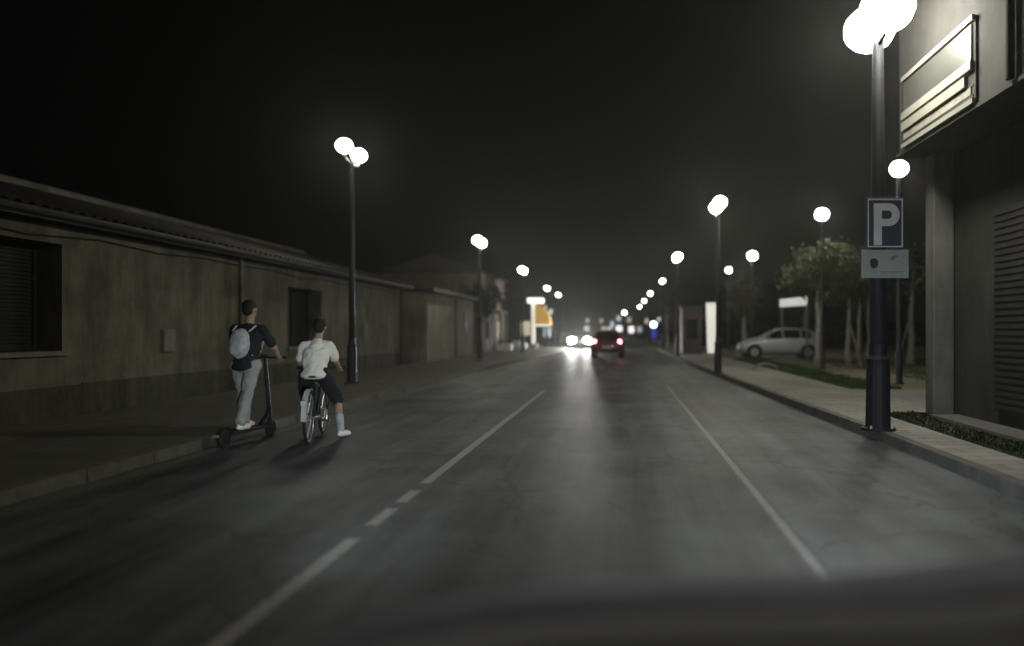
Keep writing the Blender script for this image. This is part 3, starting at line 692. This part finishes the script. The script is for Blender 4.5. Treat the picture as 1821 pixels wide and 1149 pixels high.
# ------------------------------------------------------------------ cars
def loft_car(name, paint, label, hood=True, dz=0):
    t = empty(name, label=label, cat='car')
    #     x,    zlow, zbelt, ztop, wlow, wbelt, wtop
    S = [(-2.02,.42,.70,.74,.66,.70,.62), (-1.97,.30,.86,.92,.76,.78,.66), (-1.80,.26,.96,1.18,.82,.83,.64), (-1.50,.24,.97,1.38,.84,.86,.60),
         (-1.0,.22,.96,1.46,.85,.87,.60), (-.3,.20,.95,1.48,.85,.87,.61), (.25,.20,.94,1.42,.85,.87,.60), (.75,.20,.93,1.20,.85,.86,.64),
         (1.10,.21,.92,.99,.85,.85,.70), (1.50,.23,.86,.91,.84,.83,.66), (1.80,.27,.76,.80,.80,.78,.60), (1.96,.32,.62,.66,.70,.70,.52), (2.02,.40,.52,.54,.60,.60,.45)]
    ex = lambda v: v
    def ring(s):
        x, zl, zb, zt, wl, wb, wt = s
        half = [(wl*.85, zl), (wl, zl+.10), (max(wl, wb)*1.01, (zl+zb)*.5), (wb, zb), ((wb+wt)/2*1.0, zb+(zt-zb)*.5), (wt, zt-.05*min(1,(zt-zb)*4)), (wt*.8, zt)]
        return [(x, y, z) for y, z in half] + [(x, 0, zt+.012)] + [(x, -y, z) for y, z in reversed(half)] + [(x, 0, zl)]
    b = MB(); rings = [ring(s) for s in S]; n = len(rings[0])
    for rg in rings: b.v += [Vector(v) for v in rg]
    for i in range(len(S)-1):
        for k in range(n): b.f.append((i*n+k, i*n+(k+1) % n, (i+1)*n+(k+1) % n, (i+1)*n+k))
    b.f.append(tuple(range(n))); b.f.append(tuple(reversed(range((len(S)-1)*n, len(S)*n))))
    body = b.build('body', paint, t, smooth=True)
    sb = body.modifiers.new('sub', 'SUBSURF'); sb.levels = 1; sb.render_levels = 1
    def at(x, tt, side, off=.012):
        for s0, s1 in zip(S, S[1:]):
            if s0[0] <= x <= s1[0]:
                f = (x-s0[0])/(s1[0]-s0[0]); s = [a+(c-a)*f for a, c in zip(s0, s1)]; break
        zb, zt, wb, wt = s[2], s[3], s[5], s[6]
        return Vector((x, side*((wb+(wt-wb)*tt)+off), zb+(zt-zb)*tt))
    for side in (1, -1):
        for xa, xb in ((-1.45,-.98), (-.9,-.12), (-.04,.70)):
            g_ = MB(); nn = 5
            for i in range(nn+1):
                x = xa+(xb-xa)*i/nn
                hi = .86 if xb < .5 else .86 - max(0, (x-.30))*.9
                if xa < -1.2: hi = .86 - max(0, (-1.2-x))*1.0
                g_.v += [at(x, .06, side), at(x, max(.12, hi), side)]
            g_.f += [(2*i, 2*i+2, 2*i+3, 2*i+1) for i in range(nn)]
            g_.build('side_window', M['glass'], t)
        mr_ = MB(); mr_.ell((.62, side*.97, .98), (.07,.09,.06), 10, 6); mr_.tube([(.64,side*.86,.94),(.62,side*.95,.96)], .02, 6); mr_.build('mirror', paint, t, smooth=True)
        hl = MB(); hl.ell((1.84, side*.60, .67), ((.24,.30,.22) if name == 'oncoming_car' else (.14,.14,.075)), 12, 8, Matrix.Rotation(-side*.5,3,'Z')); hl.build('headlight', M['lens'], t, smooth=True)  # oncoming lamps enlarged: their dazzle is put into the shape
        tl = MB(); tl.ell((-1.93, side*.66, .84), (.07,.10,.13), 12, 8); tl.build('tail_light', M['red'], t, smooth=True)
        for hx in (0, -.86):
            dh = MB(); dh.box(hx,hx+.16,side*.885-.012,side*.885+.012,.80,.825); dh.build('door_handle', paint, t)
        sl = MB(); sl.box(-.95,.98,side*.855-.02,side*.855+.02,.19,.27); sl.build('sill', M['plastic'], t)
        for x in (-1.28, 1.27):
            wa = MB(); wa.tube([(x, side*.60, .33),(x, side*.872, .33)], .375, 24); wa.build('wheel_arch', M['plastic'], t)
            wh = MB(); wh.tube([(x, side*.68, .31),(x, side*.70, .31),(x, side*.88, .31),(x, side*.90, .31)], [.28,.31,.31,.28], 24); tyre = wh.build('wheel', M['rubber'], t, smooth=False)
            rm = MB(); rm.tube([(x, side*.892, .31),(x, side*.905, .31)], [.20,.20], 20); rm.tube([(x, side*.905, .31),(x, side*.915, .31)], [.06,.05], 12)
            for k in range(5):
                a = k*2*math.pi/5; rm.tube([(x, side*.907, .31),(x+math.cos(a)*.18, side*.907, .31+math.sin(a)*.18)], .02, 6)
            rm.build('rim', M['rim'], tyre)
    ws = MB()   # windscreen and tailgate glass lie just above the body
    for (x, z, wd) in ((.30,1.405,.50), (.75,1.215,.54), (1.08,1.015,.60)): ws.v += [Vector((x+.02, -wd, z)), Vector((x+.035, 0, z+.018)), Vector((x+.02, wd, z))]
    ws.f += [(0,1,4,3),(1,2,5,4),(3,4,7,6),(4,5,8,7)]; ws.build('windscreen', M['glass'], t)
    rw = MB()
    for (x, z, wd) in ((-1.58,1.36,.50), (-1.83,1.16,.54), (-1.965,.97,.56)): rw.v += [Vector((x-.02, -wd, z)), Vector((x-.035, 0, z+.01)), Vector((x-.02, wd, z))]
    rw.f += [(0,3,4,1),(1,4,5,2),(3,6,7,4),(4,7,8,5)]; rw.build('rear_window', M['glass'], t)
    bb = MB(); bb.box(-2.06,-1.98,-.6,.6,.34,.50); bb.build('rear_bumper', M['plastic'], t, bevel=.02)
    bb = MB(); bb.box(1.97,2.05,-.5,.5,.32,.44); bb.build('front_grille', M['plastic'], t, bevel=.02)
    bb = MB(); bb.box(-2.075,-2.061,-.26,.26,.52,.63); bb.build('number_plate', M['white_board'], t)
    return t

c1 = loft_car('silver_car', M['silver'], 'silver hatchback parked side-on among the park trees')
c1.location = (7.75, 36, .10); c1.rotation_euler = (0, 0, R(180-4))
c2 = loft_car('red_car', M['red'], 'dark red car driving ahead with bright brake lights')
c2.location = (-.75, 40.4, 0); c2.rotation_euler = (0, 0, R(90))
for ch in c2.children:
    if ch.name.startswith('tail_light'): ch.data.materials.clear(); ch.data.materials.append(M['tail'])
c3 = loft_car('oncoming_car', M['dark_paint'], 'oncoming dark car hidden behind its two dazzling headlights')
c3.location = (-3.25, 59, 0); c3.rotation_euler = (0, 0, R(-90))
for ch in c3.children:
    if ch.name.startswith('headlight'):
        ch.data.materials.clear(); ch.data.materials.append(M['head'])
        for v in ch.data.vertices: pass
for s in (-1, 1):
    l = bpy.data.lights.new('headlight_beam', 'SPOT'); l.energy = 2200; l.spot_size = R(22); l.spot_blend = .9; l.shadow_soft_size = .08; l.color = (1, .97, .93)
    o = bpy.data.objects.new('headlight_beam', l); COL.objects.link(o); o.parent = c3; o.location = (2.12, s*.6, .68)
    o.rotation_euler = Vector((1, 0, -.012)).to_track_quat('-Z', 'Y').to_euler()

# own car: bonnet, cowl, headlamps
oc = empty('own_car', (0, 0, 0), label='bonnet of the car the camera rides in, lower edge', cat='car')
def bonnet_z(x, y):
    K = [(-1.0,.46),(-.85,.62),(-.75,.72),(-.53,.808),(-.27,.858),(0,.880),(.45,.888),(.7,.902),(.94,.934),(1.3,.99)]
    for (a, za), (b_, zb) in zip(K, K[1:]):
        if a <= x <= b_:
            f = (x-a)/(b_-a); z = za + (zb-za)*f
    return z - .02*(y-1.2) - .55*max(0, y-1.66)**1.5
def bonnet_sheet(y0, y1, nn, dz):
    b = MB(); nx = 40
    for j in range(nn+1):
        for i in range(nx+1):
            x = -.95 + 2.2*i/nx; y = y0 + (y1-y0)*j/nn; b.v.append(Vector((x, y, bonnet_z(x, y)+dz)))
    for j in range(nn):
        for i in range(nx): a = j*(nx+1)+i; b.f.append((a, a+1, a+nx+2, a+nx+1))
    return b
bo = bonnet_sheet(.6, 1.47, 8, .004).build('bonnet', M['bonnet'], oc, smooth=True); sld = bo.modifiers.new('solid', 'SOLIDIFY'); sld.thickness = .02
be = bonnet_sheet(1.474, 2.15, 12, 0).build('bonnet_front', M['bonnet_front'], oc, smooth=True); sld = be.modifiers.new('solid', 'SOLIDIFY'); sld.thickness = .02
for s in (-1, 1):
    h = MB(); h.ell((s*.68+.05, 2.02, .44), (.12,.10,.06), 12, 8); h.build('headlight', M['lens'], oc, smooth=True)
    l = bpy.data.lights.new('headlight_beam', 'SPOT'); l.energy = 900 if s > 0 else 1050; l.spot_size = R(70 if s > 0 else 40); l.spot_blend = 1.0; l.shadow_soft_size = .08; l.color = (.80, .92, 1)
    o = bpy.data.objects.new('headlight_beam', l); COL.objects.link(o); o.parent = oc; o.scale = (1, .62 if s > 0 else .75, 1); o.location = (s*.68+.05, 2.14, .46)
    o.rotation_euler = Vector((.26 if s > 0 else -.38, 1, .0 if s > 0 else .02)).to_track_quat('-Z', 'Y').to_euler()

# ------------------------------------------------------------------ people
def cap(mb, a, b_, r0, r1, n=12):
    a, b_ = Vector(a), Vector(b_); mb.tube([a, b_], [r0, r1], n); mb.ell(a, (r0,)*3, n, 8); mb.ell(b_, (r1,)*3, n, 8)
def hand(mb, wrist, grip, fwd, side):
    """palm and five fingers closed round a grip; fwd = finger direction, side = thumb side"""
    w_ = Vector(wrist); g_ = Vector(grip); f = Vector(fwd).normalized(); s = Vector(side).normalized(); dn = f.cross(s).normalized()
    if dn.z > 0: dn = -dn
    mb.ell((w_+g_)/2, (.038,.038,.03), 10, 6)
    for k, ln in enumerate((.95, 1.05, 1.0, .8)):
        o = g_ + s*(.03-.02*k); cap(mb, o, o+f*.03*ln+dn*.008, .0095, .009, 8); cap(mb, o+f*.03*ln+dn*.008, o+f*.028+dn*.036, .009, .008, 8); cap(mb, o+f*.028+dn*.036, o-f*.002+dn*.045, .008, .0075, 8)
    t0 = (w_+g_)/2 + s*.03; cap(mb, t0, t0+s*.012+f*.025-dn*.0, .011, .010, 8); cap(mb, t0+s*.012+f*.025, t0-s*.006+f*.05+dn*.02, .010, .008, 8)
def head(mb, c, fwd, sc_=1.0):
    """skull, jaw, nose, ears, brow, lips"""
    f = Vector(fwd).normalized(); up = Vector((0,0,1)); s = f.cross(up).normalized(); rot = Matrix((s, f, up)).transposed()
    P = lambda x, y, z: Vector(c) + (rot @ Vector((x, y, z)))*sc_
    mb.ell(P(0,-.012,.03), (.078*sc_,.096*sc_,.095*sc_), 16, 12, rot)
    mb.ell(P(0,.02,-.045), (.058*sc_,.068*sc_,.062*sc_), 14, 10, rot)
    mb.ell(P(0,.095,-.012), (.012*sc_,.020*sc_,.022*sc_), 8, 6, rot)
    mb.ell(P(0,.070,.022), (.05*sc_,.02*sc_,.012*sc_), 8, 6, rot)
    mb.ell(P(0,.078,-.055), (.024*sc_,.012*sc_,.012*sc_), 8, 6, rot)
    for q in (-1, 1): mb.ell(P(.078*q,-.005,.0), (.010*sc_,.022*sc_,.032*sc_), 8, 6, rot)
    return P, rot
def shoe(mb, ankle, toe_dir, ln=.27):
    a = Vector(ankle); d = Vector(toe_dir).normalized(); s = d.cross(Vector((0,0,1))).normalized(); rot = Matrix((s, d, s.cross(d))).transposed()
    mb.ell(a+d*.06-Vector((0,0,.045)), (.046,.14,.042), 14, 8, rot); mb.ell(a+d*.13-Vector((0,0,.055)), (.049,.075,.034), 12, 8, rot); mb.ell(a-Vector((0,0,.02)), (.042,.05,.055), 12, 8, rot)
def person(name, label, J, hair_m, shirt_m, trouser_m, shoe_m, face, shorts=False, grips=None, toes=None, rt=1.0):
    t = empty(name, tuple(J['base']), label=label, cat='person')
    B = Vector(J['base']); V = {k: Vector(v)-B for k, v in J.items() if k != 'base'}
    body = MB()
    P, rot = head(body, V['head'], face)
    cap(body, V['neck'], V['head']-Vector((0,0,.05)), .058, .052)
    cap(body, V['chest'], V['neck'], .075, .058); cap(body, V['pelvis'], V['chest'], .10, .09)
    for s in 'lr':
        cap(body, V['sh_'+s], V['el_'+s], .048, .038); cap(body, V['el_'+s], V['wr_'+s], .038, .026)
        cap(body, V['chest'], V['sh_'+s], .06, .048)
        cap(body, V['hip_'+s], V['kn_'+s], .078, .054); cap(body, V['kn_'+s], V['an_'+s], .052, .036); cap(body, V['pelvis'], V['hip_'+s], .10, .08)
        mid = V['kn_'+s].lerp(V['an_'+s], .3); body.ell(mid+Vector((0,-.015,0)), (.053,.055,.10), 10, 8)
        hand(body, V['wr_'+s], V['gr_'+s], face, Vector((1,0,0)) if s == 'l' else Vector((-1,0,0)))
    body.build('body', M['skin'], t, remesh=.009)
    h = MB(); h.ell(P(0,-.022,.050), (.088,.100,.088), 16, 12, rot); h.ell(P(0,-.060,-.005), (.074,.055,.070), 12, 8, rot); h.ell(P(0,.03,.10),(.06,.05,.035),10,8,rot)
    h.build('hair', hair_m, t, remesh=.008, wrinkle=.025)
    s_ = MB(); spine = V['chest']-V['pelvis']
    sx = (V['sh_r']-V['sh_l']); sxn = sx.normalized(); fw = sxn.cross(Vector((0,0,1))).normalized(); r2 = Matrix((sxn, fw, Vector((0,0,1)))).transposed()
    for k in range(22):
        f = -.16 + 1.2*k/21
        a = .178 - .018*math.sin(max(0, min(1, (f+.1)/.7))*math.pi) + .022*max(0, f-.4); c = .142 - .016*math.sin(max(0, min(1, (f+.1)/.8))*math.pi)
        s_.ell(V['pelvis']+spine*f, (a*rt, c*rt, .06), 18, 8, r2)
    cap(s_, V['sh_l'], V['sh_r'], .060, .060)
    cap(s_, V['chest']+Vector((0,0,.05)), V['chest'].lerp(V['neck'], .72), .10, .070)
    for s in 'lr':
        e = V['sh_'+s].lerp(V['el_'+s], .72); cap(s_, V['sh_'+s], e, .060, .064)
    s_.build('t_shirt', shirt_m, t, remesh=.012, wrinkle=.035)
    tr = MB()
    tr.ell(V['pelvis']-Vector((0,0,.03)), (.155,.120,.11), 14, 8, r2)
    for s in 'lr':
        cap(tr, V['pelvis'].lerp(V['hip_'+s], .8), V['hip_'+s], .11, .105)
        if shorts: cap(tr, V['hip_'+s], V['hip_'+s].lerp(V['kn_'+s], .98), .102, .086)
        else:
            cap(tr, V['hip_'+s], V['kn_'+s], .098, .074); cap(tr, V['kn_'+s], V['kn_'+s].lerp(V['an_'+s], .93), .078, .066)
    tr.build('shorts' if shorts else 'trousers', trouser_m, t, remesh=.012, wrinkle=.04)
    for s in 'lr':
        q = MB(); shoe(q, V['an_'+s], toes[s]); q.build('shoe', shoe_m[s], t, remesh=.010)
        if shorts:
            q = MB(); cap(q, V['an_'+s]+Vector((0,0,.0)), V['an_'+s].lerp(V['kn_'+s], .45), .044, .056); q.build('sock', M['bag_cloth'], t, remesh=.010)
    return t

# person on the scooter (left), seen three-quarter from behind, riding away to the right
SX, SY = -4.86, 9.62
def Q(u, v, z): # u along the scooter heading, v to its right
    hd = R(86)  # heading measured from +x towards +y
    return (SX + u*math.cos(hd) + v*math.sin(hd), SY + u*math.sin(hd) - v*math.cos(hd), z)
face1 = Vector(Q(1,0,0))-Vector(Q(0,0,0))
person('person', 'person in black T-shirt and pale trousers standing on the scooter',
    dict(base=(SX, SY, 0), head=Q(-.04,0,1.72), neck=Q(-.07,0,1.56), chest=Q(-.10,0,1.37), pelvis=Q(-.14,0,1.03),
         sh_l=Q(-.09,-.19,1.47), sh_r=Q(-.09,.19,1.47), el_l=Q(.06,-.27,1.22), el_r=Q(.06,.27,1.22), wr_l=Q(.24,-.23,1.09), wr_r=Q(.24,.23,1.09), gr_l=Q(.30,-.22,1.085), gr_r=Q(.30,.22,1.085),
         hip_l=Q(-.14,-.09,1.0), hip_r=Q(-.14,.09,1.0), kn_l=Q(-.04,-.09,.63), kn_r=Q(-.26,.09,.64), an_l=Q(-.06,-.06,.27), an_r=Q(-.36,.06,.27)),
    M['hair'], M['black_cloth'], M['grey_cloth'], {'l': M['shoe'], 'r': M['shoe']}, face1, toes={'l': face1, 'r': face1})
bag = empty('backpack', Q(-.27,0,1.28), R(86), label='pale grey backpack on the scooter rider\'s back', cat='bag')
b = MB(); b.ell((-.01,0,0), (.09,.13,.19), 14, 10); b.ell((-.0,0,.05), (.085,.12,.15), 14, 10); b.ell((-.085,0,-.06), (.04,.095,.085), 12, 8); b.ell((-.08,0,-.06), (.035,.10,.05), 12, 8); b.build('sack', M['bag_cloth'], bag, remesh=.009, wrinkle=.02)
for s in (-1, 1):
    b = MB(); b.tube([(.02,s*.11,.16),(.13,s*.13,.23),(.27,s*.12,.17),(.33,s*.12,.02),(.25,s*.13,-.1),(.06,s*.12,-.15)], .014, 6); b.build('strap', M['bag_cloth'], bag, smooth=True)
# e-scooter
es = empty('kick_scooter', (SX, SY, 0), R(86), label='black electric kick scooter under the rider in black T-shirt', cat='scooter')
b = MB(); b.box(-.52,.20,-.085,.085,.145,.19); b.build('deck', M['plastic'], es, bevel=.01)
b = MB(); b.box(-.48,.14,-.075,.075,.191,.195); b.build('grip_mat', M['rubber'], es)
b = MB(); b.tube([(.18,0,.17),(.36,0,.30),(.42,0,.40)], [.035,.03,.03], 10); b.build('neck', M['black_metal'], es)
b = MB(); b.tube([(.44,0,.16),(.40,0,.45),(.31,0,1.08)], [.03,.028,.022], 12); b.build('stem', M['black_metal'], es)
b = MB(); b.tube([(.31,-.28,1.085),(.31,.28,1.085)], .014, 8); hb = b.build('handlebar', M['black_metal'], es)
for s in (-1, 1):
    b = MB(); b.tube([(.31,s*.17,1.085),(.31,s*.29,1.085)], .020, 10); b.build('grip', M['rubber'], hb)
b = MB(); b.box(.27,.34,-.04,.04,1.10,1.13); b.build('display', M['plastic'], hb, bevel=.005)
for x in (.44, -.60):
    b = MB()
    b.tube([(x,-.03,.115),(x,-.015,.115),(x,.015,.115),(x,.03,.115)], [.095,.115,.115,.095], 24); wh = b.build('wheel', M['rubber'], es)
    b = MB(); b.tube([(x,-.034,.115),(x,.034,.115)], .06, 16); b.build('hub', M['black_metal'], wh)
b = MB()
for i in range(7):
    a = R(20+i*22); b.add([(-.60+.14*math.cos(a), -.04, .115+.14*math.sin(a)), (-.60+.14*math.cos(a), .04, .115+.14*math.sin(a))], [])
b.f = [(2*i, 2*i+1, 2*i+3, 2*i+2) for i in range(6)]
fd = b.build('mudguard', M['plastic'], es); fd.modifiers.new('s', 'SOLIDIFY').thickness = .006
b = MB(); b.box(-.775,-.755,-.03,.03,.15,.18); b.build('reflector', M['pink_shoe'], es)

# cyclist, seen from behind, right foot on the ground
CX, CY, hd2 = -4.13, 9.9, R(103)
def Q2(u, v, z):
    return (CX + u*math.cos(hd2) + v*math.sin(hd2), CY + u*math.sin(hd2) - v*math.cos(hd2), z)
face2 = Vector(Q2(1,0,0))-Vector(Q2(0,0,0))
person('person', 'person in white T-shirt and black shorts sitting on the bicycle',
    dict(base=(CX, CY, 0), head=Q2(.12,.02,1.49), neck=Q2(.05,.01,1.33), chest=Q2(.0,0,1.16), pelvis=Q2(-.16,0,.90),
         sh_l=Q2(.02,-.165,1.25), sh_r=Q2(.02,.165,1.25), el_l=Q2(.12,-.235,1.02), el_r=Q2(.12,.235,1.02), wr_l=Q2(.33,-.235,.93), wr_r=Q2(.33,.235,.93), gr_l=Q2(.39,-.245,.925), gr_r=Q2(.39,.245,.925),
         hip_l=Q2(-.14,-.10,.86), hip_r=Q2(-.14,.10,.86), kn_l=Q2(.16,-.17,.60), kn_r=Q2(.08,.26,.50), an_l=Q2(.0,-.14,.30), an_r=Q2(-.10,.33,.10)),
    M['hair'], M['white_cloth'], M['black_cloth'], {'l': M['shoe'], 'r': M['shoe']}, face2, shorts=True, toes={'l': face2, 'r': face2+Vector((.45,0,0))}, rt=.95)
bk = empty('bicycle', (CX, CY, 0), hd2, label='dark bicycle under the rider in white T-shirt', cat='bicycle')
def wheel(x):
    b = MB(); pts = [(x+.33*math.cos(R(a)), 0, .335+.33*math.sin(R(a))) for a in range(0, 361, 12)]; b.tube(pts, .02, 8, cap=False); w_ = b.build('wheel', M['rubber'], bk, smooth=True)
    b = MB(); pts = [(x+.305*math.cos(R(a)), 0, .335+.305*math.sin(R(a))) for a in range(0, 361, 12)]; b.tube(pts, .010, 6, cap=False)
    b.tube([(x,-.04,.335),(x,.04,.335)], .02, 10)
    for a in range(0, 360, 20): b.tube([(x,(.03 if a % 40 else -.03),.335),(x+.30*math.cos(R(a)),0,.335+.30*math.sin(R(a)))], .0022, 4)
    b.build('rim', M['rim'], w_)
wheel(-.52); wheel(.54)
b = MB()
for a, c, r_ in [((-.20,0,.78),(-.06,0,.29),.017),((-.20,0,.74),(.36,0,.80),.018),((-.06,0,.29),(.38,0,.70),.02),((.35,0,.84),(.39,0,.66),.021),
                 ((.39,.04,.66),(.54,.05,.335),.012),((.39,-.04,.66),(.54,-.05,.335),.012),((-.20,.03,.74),(-.52,.05,.335),.009),((-.20,-.03,.74),(-.52,-.05,.335),.009),
                 ((-.06,.03,.29),(-.52,.05,.335),.010),((-.06,-.03,.29),(-.52,-.05,.335),.010),((-.20,0,.74),(-.215,0,.83),.013)]: b.tube([a, c], r_, 8)
b.build('frame', M['black_metal'], bk)
b = MB(); b.ell((-.25,0,.845),(.08,.075,.022),12,8); b.ell((-.13,0,.845),(.09,.03,.018),10,6); b.build('saddle', M['plastic'], bk, remesh=.01)
b = MB(); b.tube([(.35,0,.84),(.33,0,.93),(.39,-.10,.93),(.39,-.31,.93)], .013, 8); b.tube([(.33,0,.93),(.39,.10,.93),(.39,.31,.93)], .013, 8); hb = b.build('handlebar', M['black_metal'], bk)
for s in (-1, 1):
    b = MB(); b.tube([(.39,s*.20,.93),(.39,s*.32,.93)], .018, 10); b.build('grip', M['rubber'], hb)
b = MB(); b.tube([(-.06,-.05,.29),(-.06,.05,.29)], .03, 10); b.tube([(-.06,.055,.29),(-.06,.062,.29)], .09, 20)
b.tube([(-.06,-.06,.29),(.02,-.075,.24)], .011, 6); b.tube([(-.06,.065,.29),(-.14,.08,.34)], .011, 6); cr = b.build('crank', M['grey_metal'], bk)
for p_ in ((.02,-.12,.235), (-.14,.12,.345)):
    b = MB(); b.box(p_[0]-.045,p_[0]+.045,p_[1]-.045,p_[1]+.045,p_[2]-.01,p_[2]+.01); b.build('pedal', M['plastic'], cr)
b = MB()
for i in range(9):
    a = R(70+i*14); b.v += [Vector((-.52+.365*math.cos(a), -.032, .335+.365*math.sin(a))), Vector((-.52+.365*math.cos(a), .032, .335+.365*math.sin(a)))]
b.f = [(2*i, 2*i+1, 2*i+3, 2*i+2) for i in range(8)]
fd = b.build('rear_mudguard', M['bag_cloth'], bk); fd.modifiers.new('s', 'SOLIDIFY').thickness = .004
b = MB(); b.box(-.90,-.885,-.03,.03,.52,.58); b.build('rear_reflector', M['lens'], bk)

# ------------------------------------------------------------------ volume added to stand in for lens glare
hz = MB(); hz.box(-60, 60, -30, 280, -1.0, 14); ho = hz.build('glare_haze', M['ground'])
m = bpy.data.materials.new('glare_haze'); m.use_nodes = True; n = m.node_tree
n.nodes.remove(n.nodes['Principled BSDF'])
pv = n.nodes.new('ShaderNodeVolumePrincipled'); pv.inputs['Color'].default_value = (.92, .94, .90, 1)
pv.inputs['Density'].default_value = .0012; pv.inputs['Anisotropy'].default_value = .7
n.links.new(pv.outputs[0], n.nodes['Material Output'].inputs['Volume'])
ho.data.materials.clear(); ho.data.materials.append(m); tag(ho, 'thin added volume standing in for lens glare round the lamps', 'glare_haze', kind='stuff')
